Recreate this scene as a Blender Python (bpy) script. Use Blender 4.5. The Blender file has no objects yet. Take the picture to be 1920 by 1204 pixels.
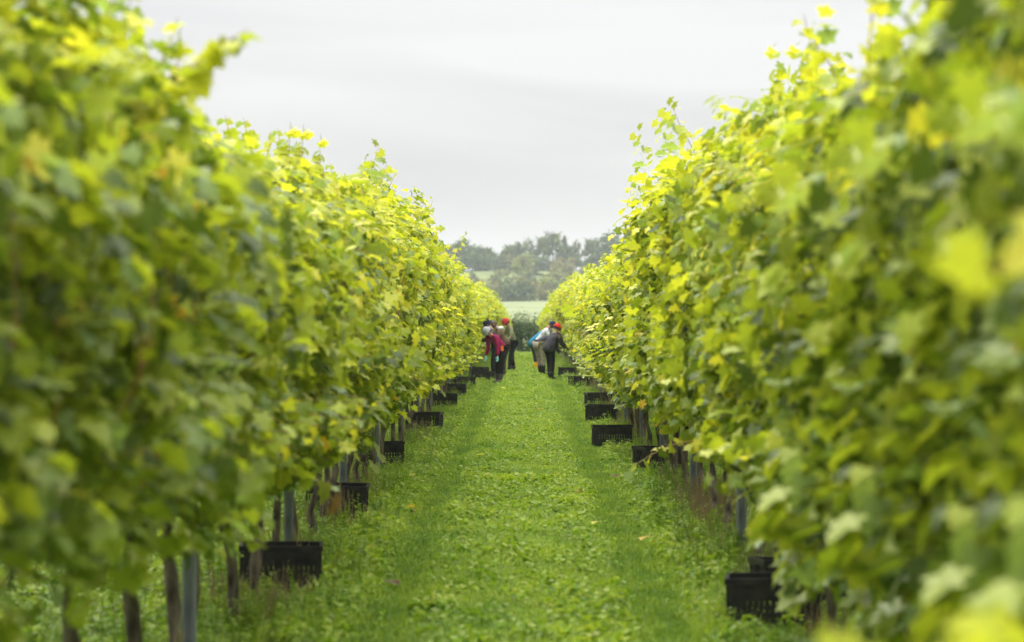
import bpy, math, random
import numpy as np
from mathutils import Vector, Matrix, noise

R = math.radians
S = bpy.context.scene
COL = S.collection
rng = np.random.default_rng(11)
rnd = random.Random(5)

# ------------------------------------------------------------------ camera
F = 85.0
FPX = 1920 * F / 36.0
H = 1.85
cam_d = bpy.data.cameras.new('camera')
cam = bpy.data.objects.new('camera', cam_d)
COL.objects.link(cam)
cam_d.lens = F
cam_d.sensor_width = 36.0
cam_d.clip_start = 0.05
cam_d.clip_end = 5000
cam.location = (0, 0, H)
cam.rotation_euler = (R(90) - 17 / FPX, 0, 25 / FPX)
cam_d.dof.use_dof = True
cam_d.dof.focus_distance = 33.0
cam_d.dof.aperture_fstop = 2.45
S.camera = cam

# ------------------------------------------------------------------ world
W = bpy.data.worlds.new('World')
S.world = W
W.use_nodes = True
nt = W.node_tree
for n in list(nt.nodes):
    nt.nodes.remove(n)
def N(tree, typ, **kw):
    n = tree.nodes.new(typ)
    for k, v in kw.items():
        if k == 'op': n.operation = v
        elif hasattr(n, k): setattr(n, k, v)
    return n
def mth(tree, op, a, b=None, c=None, clamp=False):
    n = tree.nodes.new('ShaderNodeMath'); n.operation = op; n.use_clamp = clamp
    for i, v in enumerate((a, b, c)):
        if v is None: continue
        if isinstance(v, (int, float)): n.inputs[i].default_value = v
        else: tree.links.new(v, n.inputs[i])
    return n.outputs[0]
out = N(nt, 'ShaderNodeOutputWorld'); bg = N(nt, 'ShaderNodeBackground')
sky = N(nt, 'ShaderNodeTexSky', sky_type='NISHITA')
sky.sun_disc = False; sky.sun_elevation = R(52); sky.sun_rotation = R(-25)
tc = N(nt, 'ShaderNodeTexCoord'); sep = N(nt, 'ShaderNodeSeparateXYZ')
nt.links.new(tc.outputs['Generated'], sep.inputs[0])
up = mth(nt, 'MAXIMUM', sep.outputs[2], 0.0)
# overcast: brighter towards the zenith, soft cloud banks
mp = N(nt, 'ShaderNodeMapping'); mp.inputs['Scale'].default_value = (2.6, 2.6, 10.0)
nt.links.new(tc.outputs['Generated'], mp.inputs[0])
nz = N(nt, 'ShaderNodeTexNoise'); nz.inputs['Scale'].default_value = 1.35; nz.inputs['Detail'].default_value = 3.5
nz.inputs['Roughness'].default_value = 0.5; nz.inputs['Distortion'].default_value = 0.8
nt.links.new(mp.outputs[0], nz.inputs['Vector'])
cr = N(nt, 'ShaderNodeValToRGB')
cr.color_ramp.elements[0].position = 0.34; cr.color_ramp.elements[0].color = (0.835, 0.83, 0.845, 1)
cr.color_ramp.elements[1].position = 0.66; cr.color_ramp.elements[1].color = (1.12, 1.105, 1.10, 1)
nt.links.new(nz.outputs['Fac'], cr.inputs[0])
# CIE-like gradient plus brighter cloud base low over the horizon
g1 = mth(nt, 'MULTIPLY_ADD', mth(nt, 'POWER', up, 1.6), 3.9, 0.605)
g2 = mth(nt, 'POWER', 2.718, mth(nt, 'MULTIPLY', up, -26.0))
g = mth(nt, 'MULTIPLY_ADD', g2, 0.27, g1)
g = mth(nt, 'MULTIPLY', g, 10.0)
mul = N(nt, 'ShaderNodeVectorMath', operation='SCALE')
nt.links.new(cr.outputs[0], mul.inputs[0]); nt.links.new(g, mul.inputs['Scale'])
mix = N(nt, 'ShaderNodeMix', data_type='RGBA'); mix.inputs[0].default_value = 0.93
nt.links.new(sky.outputs[0], mix.inputs[6]); nt.links.new(mul.outputs[0], mix.inputs[7])
nt.links.new(mix.outputs[2], bg.inputs[0]); bg.inputs[1].default_value = 0.1
nt.links.new(bg.outputs[0], out.inputs[0])

sun_d = bpy.data.lights.new('sun', 'SUN'); sun_d.energy = 1.5; sun_d.angle = R(22); sun_d.color = (1.0, 0.965, 0.9)
sun = bpy.data.objects.new('sun', sun_d); COL.objects.link(sun)
az = R(-25); el = R(52)
dirv = Vector((math.sin(az) * math.cos(el), math.cos(az) * math.cos(el), math.sin(el)))
sun.rotation_euler = dirv.to_track_quat('Z', 'Y').to_euler(); sun.location = (-20, 20, 60)

S.view_settings.view_transform = 'Standard'; S.view_settings.look = 'None'
S.view_settings.exposure = 0.17; S.view_settings.gamma = 1.0
S.view_settings.use_curve_mapping = False
S.render.engine = 'CYCLES'
S.cycles.use_denoising = True
S.cycles.max_bounces = 7; S.cycles.diffuse_bounces = 3; S.cycles.glossy_bounces = 2
S.cycles.transmission_bounces = 4; S.cycles.transparent_max_bounces = 6; S.cycles.volume_bounces = 1
S.cycles.sample_clamp_indirect = 6

# ------------------------------------------------------------------ materials
def new_mat(name):
    m = bpy.data.materials.new(name); m.use_nodes = True
    t = m.node_tree
    for n in list(t.nodes): t.nodes.remove(n)
    o = t.nodes.new('ShaderNodeOutputMaterial')
    return m, t, o
def noise_col(t, c1, c2, scale, detail=4, coord='Object', lo=0.35, hi=0.65, vscale=None):
    tcn = t.nodes.new('ShaderNodeTexCoord'); nz = t.nodes.new('ShaderNodeTexNoise')
    nz.inputs['Scale'].default_value = scale; nz.inputs['Detail'].default_value = detail
    if vscale:
        mpn = t.nodes.new('ShaderNodeMapping'); mpn.inputs['Scale'].default_value = vscale
        t.links.new(tcn.outputs[coord], mpn.inputs[0]); t.links.new(mpn.outputs[0], nz.inputs['Vector'])
    else:
        t.links.new(tcn.outputs[coord], nz.inputs['Vector'])
    r = t.nodes.new('ShaderNodeValToRGB')
    r.color_ramp.elements[0].position = lo; r.color_ramp.elements[1].position = hi
    r.color_ramp.elements[0].color = (*c1, 1); r.color_ramp.elements[1].color = (*c2, 1)
    t.links.new(nz.outputs['Fac'], r.inputs[0])
    return r.outputs[0], nz.outputs['Fac']
def solid(name, c1, c2, scale=8, rough=0.7, spec=0.3, bump=0.0, vscale=None, metallic=0.0):
    m, t, o = new_mat(name)
    b = t.nodes.new('ShaderNodeBsdfPrincipled')
    c, f = noise_col(t, c1, c2, scale, vscale=vscale)
    t.links.new(c, b.inputs['Base Color']); b.inputs['Roughness'].default_value = rough
    b.inputs['Specular IOR Level'].default_value = spec; b.inputs['Metallic'].default_value = metallic
    if bump:
        bp = t.nodes.new('ShaderNodeBump'); bp.inputs['Strength'].default_value = bump; bp.inputs['Distance'].default_value = 0.02
        t.links.new(f, bp.inputs['Height']); t.links.new(bp.outputs[0], b.inputs['Normal'])
    t.links.new(b.outputs[0], o.inputs[0])
    return m
def leafy(name, transl=0.35, rough=0.5, spec=0.35, patch=9.0, backlight=True, tint=(1, 1, 1)):
    """leaf material: colour from the leaf's own 'tint' attribute, slight mottling, paler underside, translucent"""
    m, t, o = new_mat(name)
    at = t.nodes.new('ShaderNodeAttribute'); at.attribute_name = 'tint'
    tcn = t.nodes.new('ShaderNodeTexCoord'); nz = t.nodes.new('ShaderNodeTexNoise')
    nz.inputs['Scale'].default_value = patch; nz.inputs['Detail'].default_value = 3
    t.links.new(tcn.outputs['Object'], nz.inputs['Vector'])
    oi = t.nodes.new('ShaderNodeObjectInfo')
    v = mth(t, 'MULTIPLY_ADD', nz.outputs['Fac'], 0.5, 0.66)
    v = mth(t, 'MULTIPLY_ADD', oi.outputs['Random'], 0.18, v)
    sc = t.nodes.new('ShaderNodeVectorMath'); sc.operation = 'SCALE'
    t.links.new(at.outputs['Color'], sc.inputs[0]); t.links.new(v, sc.inputs['Scale'])
    tm = t.nodes.new('ShaderNodeVectorMath'); tm.operation = 'MULTIPLY'; tm.inputs[1].default_value = tint
    t.links.new(sc.outputs[0], tm.inputs[0])
    geo = t.nodes.new('ShaderNodeNewGeometry')
    mx = t.nodes.new('ShaderNodeMix'); mx.data_type = 'RGBA'
    t.links.new(mth(t, 'MULTIPLY', geo.outputs['Backfacing'], 0.30), mx.inputs[0])
    t.links.new(tm.outputs[0], mx.inputs[6]); mx.inputs[7].default_value = (0.33, 0.42, 0.13, 1)
    b = t.nodes.new('ShaderNodeBsdfPrincipled')
    t.links.new(mx.outputs[2], b.inputs['Base Color']); b.inputs['Roughness'].default_value = rough
    b.inputs['Specular IOR Level'].default_value = spec
    tr = t.nodes.new('ShaderNodeBsdfTranslucent')
    g = t.nodes.new('ShaderNodeVectorMath'); g.operation = 'MULTIPLY'; g.inputs[1].default_value = (1.2, 1.2, 0.55)
    t.links.new(tm.outputs[0], g.inputs[0]); t.links.new(g.outputs[0], tr.inputs[0])
    ms = t.nodes.new('ShaderNodeMixShader'); ms.inputs[0].default_value = transl
    t.links.new(b.outputs[0], ms.inputs[1]); t.links.new(tr.outputs[0], ms.inputs[2])
    t.links.new(ms.outputs[0], o.inputs[0])
    return m
M = {}
M['leaf'] = leafy('vine_leaf', 0.48, 0.42, 0.38)
M['herb'] = leafy('herb_leaf', 0.4, 0.5, 0.22)
M['tree'] = leafy('tree_leaf', 0.2, 0.7, 0.15, patch=0.25)
M['bark'] = solid('vine_bark', (0.04, 0.033, 0.025), (0.20, 0.165, 0.12), 22, 0.9, 0.1, 0.6, (1, 1, 0.25))
M['cane'] = solid('cane_bark', (0.13, 0.06, 0.03), (0.26, 0.13, 0.05), 25, 0.7, 0.2)
M['shoot'] = solid('green_shoot', (0.26, 0.11, 0.04), (0.34, 0.25, 0.06), 6, 0.5, 0.3)
M['steel'] = solid('galvanised_steel', (0.15, 0.17, 0.18), (0.27, 0.29, 0.30), 14, 0.55, 0.4, 0.0, (1, 1, 0.3), 0.35)
M['plastic'] = solid('black_plastic', (0.007, 0.007, 0.008), (0.035, 0.032, 0.028), 9, 0.5, 0.3)
M['treebark'] = solid('tree_bark', (0.05, 0.045, 0.035), (0.11, 0.1, 0.08), 3, 0.9, 0.1)

def patchy(m, lo, hi):
    t = m.node_tree; ge = t.nodes.new('ShaderNodeNewGeometry'); tmn = next(n for n in t.nodes if n.bl_idname == 'ShaderNodeVectorMath' and n.operation == 'MULTIPLY')
    mpn = t.nodes.new('ShaderNodeMapping'); mpn.inputs['Scale'].default_value = (1.0, .55, 0)
    nz = t.nodes.new('ShaderNodeTexNoise'); nz.inputs['Scale'].default_value = 1.1; nz.inputs['Detail'].default_value = 5; nz.inputs['Roughness'].default_value = .65
    t.links.new(ge.outputs['Position'], mpn.inputs[0]); t.links.new(mpn.outputs[0], nz.inputs['Vector'])
    r = t.nodes.new('ShaderNodeValToRGB'); r.color_ramp.elements[0].position = .36; r.color_ramp.elements[1].position = .64
    r.color_ramp.elements[0].color = (*lo, 1); r.color_ramp.elements[1].color = (*hi, 1)
    t.links.new(nz.outputs['Fac'], r.inputs[0]); t.links.new(r.outputs[0], tmn.inputs[1])
patchy(M['herb'], (.74, .78, .85), (1.22, 1.06, 1.1))

# ground
def ground_mat():
    m, t, o = new_mat('meadow_ground')
    c1, f1 = noise_col(t, (0.05, 0.10, 0.008), (0.12, 0.21, 0.015), 1.7, 6, 'Object', 0.35, 0.65)
    c2, f2 = noise_col(t, (0.055, 0.04, 0.022), (0.11, 0.10, 0.04), 5, 5)
    mx = t.nodes.new('ShaderNodeMix'); mx.data_type = 'RGBA'
    tcn = t.nodes.new('ShaderNodeTexCoord'); sp = t.nodes.new('ShaderNodeSeparateXYZ')
    t.links.new(tcn.outputs['Object'], sp.inputs[0])
    # bare strip under the vine rows
    a = mth(t, 'ABSOLUTE', sp.outputs[0])
    d = mth(t, 'ABSOLUTE', mth(t, 'SUBTRACT', a, 1.68))
    strip = mth(t, 'SUBTRACT', 1.0, mth(t, 'DIVIDE', d, 0.38, clamp=True), clamp=True)
    strip = mth(t, 'MULTIPLY', strip, mth(t, 'MULTIPLY_ADD', f2, 1.6, -0.25, clamp=True))
    t.links.new(strip, mx.inputs[0]); t.links.new(c1, mx.inputs[6]); t.links.new(c2, mx.inputs[7])
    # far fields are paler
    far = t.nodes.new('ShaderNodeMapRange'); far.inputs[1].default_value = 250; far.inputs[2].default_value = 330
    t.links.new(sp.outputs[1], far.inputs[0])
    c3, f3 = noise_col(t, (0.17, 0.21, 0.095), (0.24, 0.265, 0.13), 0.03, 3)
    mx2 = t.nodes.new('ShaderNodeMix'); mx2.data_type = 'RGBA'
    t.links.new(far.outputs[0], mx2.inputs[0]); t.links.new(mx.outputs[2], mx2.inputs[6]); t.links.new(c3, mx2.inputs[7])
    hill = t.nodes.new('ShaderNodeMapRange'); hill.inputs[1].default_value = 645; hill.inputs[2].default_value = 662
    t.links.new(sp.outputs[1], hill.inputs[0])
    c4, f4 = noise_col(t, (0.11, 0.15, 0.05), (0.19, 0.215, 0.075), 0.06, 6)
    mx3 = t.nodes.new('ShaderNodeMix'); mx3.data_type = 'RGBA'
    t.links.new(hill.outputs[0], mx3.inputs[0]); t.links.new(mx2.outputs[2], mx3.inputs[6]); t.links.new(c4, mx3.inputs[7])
    b = t.nodes.new('ShaderNodeBsdfPrincipled'); b.inputs['Roughness'].default_value = 0.95
    b.inputs['Specular IOR Level'].default_value = 0.1
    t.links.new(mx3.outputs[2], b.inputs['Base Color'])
    bp = t.nodes.new('ShaderNodeBump'); bp.inputs['Strength'].default_value = 0.5; bp.inputs['Distance'].default_value = 0.03
    nz = t.nodes.new('ShaderNodeTexNoise'); nz.inputs['Scale'].default_value = 22; nz.inputs['Detail'].default_value = 5
    t.links.new(tcn.outputs['Object'], nz.inputs['Vector']); t.links.new(nz.outputs['Fac'], bp.inputs['Height'])
    t.links.new(bp.outputs[0], b.inputs['Normal'])
    t.links.new(b.outputs[0], o.inputs[0])
    return m
M['ground'] = ground_mat()

# ------------------------------------------------------------------ helpers
def mk_mesh(name, verts, faces, mats, tint=None, smooth=False, mat_idx=None):
    me = bpy.data.meshes.new(name)
    verts = np.asarray(verts, dtype=np.float32); nv = len(verts)
    me.from_pydata(verts.tolist() if nv else [], [], [list(f) for f in faces] if not isinstance(faces, np.ndarray) else faces.tolist())
    if not isinstance(mats, (list, tuple)): mats = [mats]
    for m in mats: me.materials.append(m)
    if tint is not None:
        a = me.attributes.new('tint', 'FLOAT_COLOR', 'POINT')
        c = np.ones((nv, 4), dtype=np.float32); c[:, :3] = tint
        a.data.foreach_set('color', c.ravel())
    if smooth: me.polygons.foreach_set('use_smooth', np.ones(len(me.polygons), dtype=bool))
    if mat_idx is not None: me.polygons.foreach_set('material_index', np.asarray(mat_idx, dtype=np.int32))
    me.update()
    return me
def obj(name, me, parent=None, loc=(0, 0, 0), **props):
    o = bpy.data.objects.new(name, me); COL.objects.link(o)
    o.location = loc
    if parent: o.parent = parent
    for k, v in props.items(): o[k] = v
    return o
def thing(name, label, cat, loc=(0, 0, 0), rz=0.0, group=None):
    o = bpy.data.objects.new(name, None); COL.objects.link(o)
    o.empty_display_size = 0.2
    o.location = loc; o.rotation_euler = (0, 0, rz)
    o['label'] = label; o['category'] = cat
    if group: o['group'] = group
    return o
class MB:
    def __init__(s): s.v = []; s.f = []; s.t = []; s.mi = []
    def add(s, v, f, tint=None, mi=0):
        b = len(s.v); s.v += [tuple(p) for p in v]; s.f += [[i + b for i in q] for q in f]
        s.t += [tint or (0.5, 0.5, 0.5)] * len(v); s.mi += [mi] * len(f)
    def box(s, c, d, rot=None, tint=None, mi=0):
        vs = [Vector((x * d[0] / 2, y * d[1] / 2, z * d[2] / 2)) for x in (-1, 1) for y in (-1, 1) for z in (-1, 1)]
        if rot is not None: vs = [rot @ v for v in vs]
        vs = [v + Vector(c) for v in vs]
        s.add(vs, [(0, 1, 3, 2), (4, 6, 7, 5), (0, 4, 5, 1), (2, 3, 7, 6), (0, 2, 6, 4), (1, 5, 7, 3)], tint, mi)
    def tube(s, pts, radii, n=6, tint=None, mi=0, wob=0.0):
        pts = [Vector(p) for p in pts]; k = len(pts); vs = []
        prev = None
        for i, p in enumerate(pts):
            d = (pts[min(i + 1, k - 1)] - pts[max(i - 1, 0)]).normalized()
            a = Vector((1, 0, 0)) if abs(d.x) < 0.9 else Vector((0, 1, 0))
            if prev is not None: a = prev
            u = (a - d * a.dot(d)).normalized(); w = d.cross(u); prev = u
            r = radii[i] if hasattr(radii, '__len__') else radii
            for j in range(n):
                an = 2 * math.pi * j / n; rr = r * (1 + (rnd.uniform(-wob, wob) if wob else 0))
                vs.append(p + u * (math.cos(an) * rr) + w * (math.sin(an) * rr))
        fs = [(i * n + j, i * n + (j + 1) % n, (i + 1) * n + (j + 1) % n, (i + 1) * n + j) for i in range(k - 1) for j in range(n)]
        fs += [tuple(range(n - 1, -1, -1)), tuple((k - 1) * n + j for j in range(n))]
        s.add(vs, fs, tint, mi)
    def mesh(s, name, mats, smooth=False, tint=True):
        return mk_mesh(name, s.v, s.f, mats, s.t if tint else None, smooth, s.mi)

# ------------------------------------------------------------------ terrain
PY = [-400, 0, 75, 100, 130, 165, 230, 300, 420, 655, 675, 700, 740, 830, 900, 1500]
PZ = [0, 0, 0, -0.12, -0.5, -1.05, -2.6, -2.4, 0.46, 3.8, 4.6, 7.5, 10.8, 15.2, 15.6, 16]
def gz(x, y):
    z = float(np.interp(y, PY, PZ))
    if y > 400:
        z += 1.2 * math.sin(x * 0.011 + 1.0) * min(1, (y - 400) / 300)
    if y < 170:
        z += 0.02 * noise.noise(Vector((x * 0.5, y * 0.3, 0)))
    return z
ys = [-400, -200, -80, -30, -10] + list(np.arange(0, 60, 1.0)) + list(np.arange(60, 180, 3.0)) + list(np.arange(180, 640, 20.0)) + list(np.arange(640, 920, 8.0)) + [960, 1100, 1300, 1500]
xs = [-900, -600, -300, -150, -80, -40, -20, -12, -8] + list(np.arange(-6, 6.01, 0.5)) + [8, 12, 20, 40, 80, 150, 300, 600, 900]
vs = [(x, y, gz(x, y)) for y in ys for x in xs]; nx = len(xs)
fs = [(j * nx + i, j * nx + i + 1, (j + 1) * nx + i + 1, (j + 1) * nx + i) for j in range(len(ys) - 1) for i in range(nx - 1)]
obj('ground', mk_mesh('ground', vs, fs, M['ground'], smooth=True), kind='structure')

# ------------------------------------------------------------------ vine leaves
def leaf_template(kind=0):
    # palmate outline, petiole notch at y=0, tip at y=1
    half = [(0.00, 0.06), (0.20, -0.13), (0.45, 0.00), (0.31, 0.21), (0.60, 0.44), (0.26, 0.53), (0.27, 0.76), (0.0, 1.04)] if kind == 0 else \
           [(0.00, 0.03), (0.27, -0.12), (0.53, 0.10), (0.38, 0.27), (0.53, 0.58), (0.27, 0.62), (0.0, 1.0)]
    pts = [half[0]] + half[1:-1] + [half[-1]] + [(-x, y) for x, y in reversed(half[1:-1])]
    v = [(0, 0.36, 0.0)]
    for x, y in pts:
        r = math.hypot(x, y - 0.36)
        v.append((x, y, 0.16 * abs(x) - 0.25 * r * r + 0.02 * math.sin(9 * x + 5 * y)))
    n = len(pts)
    f = [(0, 1 + i, 1 + (i + 1) % n) for i in range(n)]
    return np.array(v, dtype=np.float32), np.array(f, dtype=np.int32)
LT = [leaf_template(0), leaf_template(1)]
PAL = {
    'dark': (0.090, 0.135, 0.014), 'mid': (0.215, 0.285, 0.022), 'glauc': (0.30, 0.40, 0.14),
    'light': (0.41, 0.485, 0.042), 'lime': (0.60, 0.62, 0.055), 'yellow': (0.74, 0.69, 0.075),
    'gold': (0.80, 0.50, 0.05), 'rust': (0.32, 0.17, 0.06), 'brown': (0.20, 0.11, 0.05)}
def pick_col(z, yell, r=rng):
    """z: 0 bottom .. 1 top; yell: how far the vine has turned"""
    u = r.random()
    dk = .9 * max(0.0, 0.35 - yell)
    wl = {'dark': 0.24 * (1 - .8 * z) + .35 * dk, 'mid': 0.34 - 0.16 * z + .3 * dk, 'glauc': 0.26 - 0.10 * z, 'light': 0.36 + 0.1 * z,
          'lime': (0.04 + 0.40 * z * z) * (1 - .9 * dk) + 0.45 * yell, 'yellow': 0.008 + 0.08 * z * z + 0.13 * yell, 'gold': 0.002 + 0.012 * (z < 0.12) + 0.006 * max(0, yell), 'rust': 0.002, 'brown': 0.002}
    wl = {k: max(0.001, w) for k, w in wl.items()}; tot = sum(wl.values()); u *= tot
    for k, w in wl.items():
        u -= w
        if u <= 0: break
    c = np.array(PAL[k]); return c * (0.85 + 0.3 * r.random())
def leaf_frames(pos, nrm, tip):
    n = nrm / np.linalg.norm(nrm, axis=1, keepdims=True)
    t = tip - n * np.sum(n * tip, axis=1, keepdims=True); t /= np.linalg.norm(t, axis=1, keepdims=True) + 1e-9
    x = np.cross(t, n)
    return x, t, n
def leaves_to_mesh(name, L, mat=None, extra=None):
    """L: dict pos,x,t,n,size,col,edge,kind (arrays)"""
    V = []; Fc = []; T = []; base = 0
    for k in (0, 1):
        s = L['kind'] == k
        if not s.any(): continue
        tv, tf = LT[k]; m = int(s.sum()); nv = len(tv)
        fold = L['fold'][s][:, None]
        tvx = np.repeat(tv[None], m, 0).copy(); tvx[:, :, 2] *= fold
        P = L['pos'][s][:, None, :] + L['size'][s][:, None, None] * (
            tvx[:, :, 0:1] * L['x'][s][:, None, :] + tvx[:, :, 1:2] * L['t'][s][:, None, :] + tvx[:, :, 2:3] * L['n'][s][:, None, :])
        V.append(P.reshape(-1, 3))
        C = np.repeat(L['edge'][s][:, None, :], nv, 1).copy(); C[:, 0] = L['col'][s]; T.append(C.reshape(-1, 3))
        Fc.append((tf[None] + (base + np.arange(m) * nv)[:, None, None]).reshape(-1, 3)); base += m * nv
    V = np.concatenate(V); T = np.concatenate(T); Fc = np.concatenate(Fc)
    mats = [mat or M['leaf']]; fl = Fc.tolist(); mi = [0] * len(fl)
    if extra is not None and extra.v:
        b = len(V); V = np.concatenate([V, np.array([tuple(p) for p in extra.v], dtype=np.float32)])
        T = np.concatenate([T, np.array(extra.t)]); fl += [[i + b for i in q] for q in extra.f]
        mi += [1] * len(extra.f); mats.append(M['shoot'])
    return mk_mesh(name, V, fl, mats, T, False, mi)
def cat(Ls):
    return {k: np.concatenate([l[k] for l in Ls]) for k in Ls[0]}
def sub(L, m): return {k: v[m] for k, v in L.items()}
def shoot(p0, p1, sag, nl, size0, size1, z01, yell, stem=None, r=rng, r0=0.0045):
    """leaves alternating along a curved stem"""
    p0 = np.array(p0, float); p1 = np.array(p1, float)
    ts = np.linspace(0, 1, 7)
    side = np.array([r.normal(0, .03), r.normal(0, .03), 0])
    P = lambda u: p0 + (p1 - p0) * u + np.array([0, 0, 1]) * sag * 4 * u * (1 - u) + side * math.sin(u * 5)
    if stem is not None: stem.tube([P(u) for u in ts], [r0 * (1 - 0.7 * u) for u in ts], 4, (0.3, 0.15, 0.05))
    u = (np.arange(nl) + 0.5) / nl; pos = np.array([P(a) for a in u])
    d = (p1 - p0) / np.linalg.norm(p1 - p0)
    s1 = np.cross(d, np.array([0.3, 0.2, 1.0])); s1 /= np.linalg.norm(s1)
    sg = np.where(np.arange(nl) % 2 == 0, 1.0, -1.0)[:, None]
    tip = s1[None] * sg + d[None] * 0.35 + r.normal(0, 0.35, (nl, 3)) + np.array([0, 0, -0.8])
    nrm = np.array([[0, 0, .75]]) + r.normal(0, 0.75, (nl, 3))
    size = size0 + (size1 - size0) * u ** 1.6
    pos = pos + tip / np.linalg.norm(tip, axis=1, keepdims=True) * 0.02
    x, t, n = leaf_frames(pos, nrm, tip)
    col = np.array([pick_col(z01, yell, r) for _ in range(nl)])
    edge = col * 1.1
    return dict(pos=pos, x=x, t=t, n=n, size=size * r.uniform(.85, 1.15, nl), col=col, edge=edge, kind=r.integers(0, 2, nl), fold=r.uniform(0.5, 1.8, nl))

ZB, ZT = 0.74, 2.78
def make_variant(seed, yell, nleaf=2350, half=0.70):
    r = np.random.default_rng(seed)
    nl = nleaf
    y = r.uniform(-half, half, nl)
    zz = r.beta(1.15, 1.05, nl); z = ZB + (ZT - ZB) * zz
    side = np.where(r.random(nl) < 0.56, 1.0, -1.0)
    thick = np.empty(nl); bot = np.empty(nl)
    for i in range(nl):
        q = noise.noise(Vector((y[i] * 1.9, z[i] * 1.7, seed * 3.7)))
        q2 = noise.noise(Vector((y[i] * 5.5, z[i] * 5.0, seed * 1.3 + 9)))
        thick[i] = (0.27 + 0.19 * math.sin(math.pi * min(1, max(0, (z[i] - 0.5) / 2.5)))) + 0.42 * q + 0.16 * q2
        thick[i] = max(0.07, thick[i] * (1 if z[i] < 2.5 else 1 - 0.5 * (z[i] - 2.5)))
        bot[i] = noise.noise(Vector((y[i] * 3.0, 0.0, seed * 2.1 + 4)))
    depth = np.minimum(1.0, r.beta(3.2, 1.1, nl))
    x = side * thick * depth + r.normal(0, 0.02, nl)
    topn = np.array([noise.noise(Vector((a * 3.4, 7.0, seed * 1.9))) for a in y])
    z = np.where(zz > 0.9, z + topn * 0.45, z)
    keep = ~((zz < 0.14) & (bot < -0.05 + 0.3 * r.random(nl)))
    z = np.where(zz < 0.12, z - 0.16 * np.maximum(0, bot) * r.random(nl) * 2, z)
    outw = np.stack([side, np.zeros(nl), np.zeros(nl)], 1)
    upk = r.uniform(0.0, 1.15, nl)[:, None] + (zz[:, None] > 0.88) * 1.0
    nrm = outw * r.uniform(0.3, 1.2, nl)[:, None] + np.array([[0, 0, 1.0]]) * upk + r.normal(0, 0.62, (nl, 3))
    tip = np.array([[0, 0, -1.0]]) * r.uniform(.4, 1.2, nl)[:, None] + outw * 0.55 + r.normal(0, 0.6, (nl, 3))
    pos = np.stack([x, y, z], 1)
    xx, t, n = leaf_frames(pos, nrm, tip)
    size = (0.060 + 0.085 * r.beta(1.3, 1.6, nl)) * (1 - 0.15 * zz)
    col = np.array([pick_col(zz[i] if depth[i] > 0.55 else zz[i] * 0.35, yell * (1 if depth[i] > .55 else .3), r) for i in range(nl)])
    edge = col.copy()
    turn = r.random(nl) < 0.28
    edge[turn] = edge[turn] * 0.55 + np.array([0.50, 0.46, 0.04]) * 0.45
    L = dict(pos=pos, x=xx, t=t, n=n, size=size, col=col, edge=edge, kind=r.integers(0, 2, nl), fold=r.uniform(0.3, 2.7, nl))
    L = sub(L, keep)
    st = MB(); Ls = [L]
    for k in range(int(r.integers(8, 12))):     # upright shoots above the top wire
        y0 = r.uniform(-half, half); x0 = r.normal(0, .12); h = r.uniform(0.0, 0.36) + (.3 if r.random() < .15 else 0)
        Ls.append(shoot((x0, y0, 2.35), (x0 + r.normal(0, .16), y0 + r.normal(0, .12), 2.72 + h), 0.02, int(15 + h * 26), 0.13, 0.07, 1.0, yell + .25, st, r))
    for k in range(int(r.integers(3, 6))):     # shoots that hang out into the alley
        y0 = r.uniform(-half, half); sd = 1 if r.random() < .7 else -1; z0 = r.uniform(1.0, 2.5)
        Ls.append(shoot((sd * .25, y0, z0), (sd * r.uniform(.55, .75), y0 + r.normal(0, .15), z0 - r.uniform(-.1, .25)), 0.06, 9, 0.115, 0.06, 0.7, yell + .1, st, r))
    for k in range(7):                         # old shoots seen between the leaves
        y0 = r.uniform(-half, half); x0 = r.uniform(-.12, .3)
        pts = [(x0 + r.normal(0, .03) + .04 * a, y0 + r.normal(0, .03), 0.95 + a * 0.27) for a in range(6)]
        st.tube(pts, 0.0035, 4, (0.3, 0.15, 0.05))
    for k in range(5):                         # reddish canes lying over the outer leaves
        y0 = r.uniform(-half, half); z0 = r.uniform(.95, 1.3); dy = r.normal(0, .18); sd = 1 if r.random() < .75 else -1
        pts = [(sd * (.30 + .16 * math.sin(a * .55) + r.normal(0, .012)), y0 + dy * a / 4 + r.normal(0, .015), z0 + a * .21) for a in range(6)]
        st.tube(pts, [.0055, .005, .0045, .004, .003, .002], 5, (0.3, 0.15, 0.05))
    return cat(Ls), st

NV = 10
VAR = []
for i in range(NV):
    yell = [-.22, -0.02, 0.12, 0.22, 0.32, 0.45, 0.6, 0.75, .9, 0.6][i]
    L, st = make_variant(100 + i, yell)
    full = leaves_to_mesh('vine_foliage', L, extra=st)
    # leaves that show on the alley side become single leaves on near vines
    score = L['pos'][:, 0] * 1.0 - 0.25 * L['pos'][:, 1] + rng.random(len(L['pos'])) * .12 + 0.10 * (L['pos'][:, 2] > 2.6)
    order = np.argsort(-score)
    K = 150
    outer = np.zeros(len(score), bool); outer[order[:K]] = True
    core = leaves_to_mesh('vine_foliage_core', sub(L, ~outer), extra=st)
    VAR.append((full, core, sub(L, outer), yell, L, outer))
# for rows on the other side the mesh is turned round, so exposed y flips too: second split
VARB = []
for (full, core, Lo, yell, L, outer) in VAR:
    score = L['pos'][:, 0] + 0.25 * L['pos'][:, 1] + rng.random(len(L['pos'])) * .12 + 0.10 * (L['pos'][:, 2] > 2.6)
    order = np.argsort(-score); ou = np.zeros(len(score), bool); ou[order[:150]] = True
    st2 = MB()
    VARB.append((full, leaves_to_mesh('vine_foliage_core', sub(L, ~ou)), sub(L, ou), yell))
VAR = [(a, b, c, d) for (a, b, c, d, _, _) in VAR]

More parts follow.
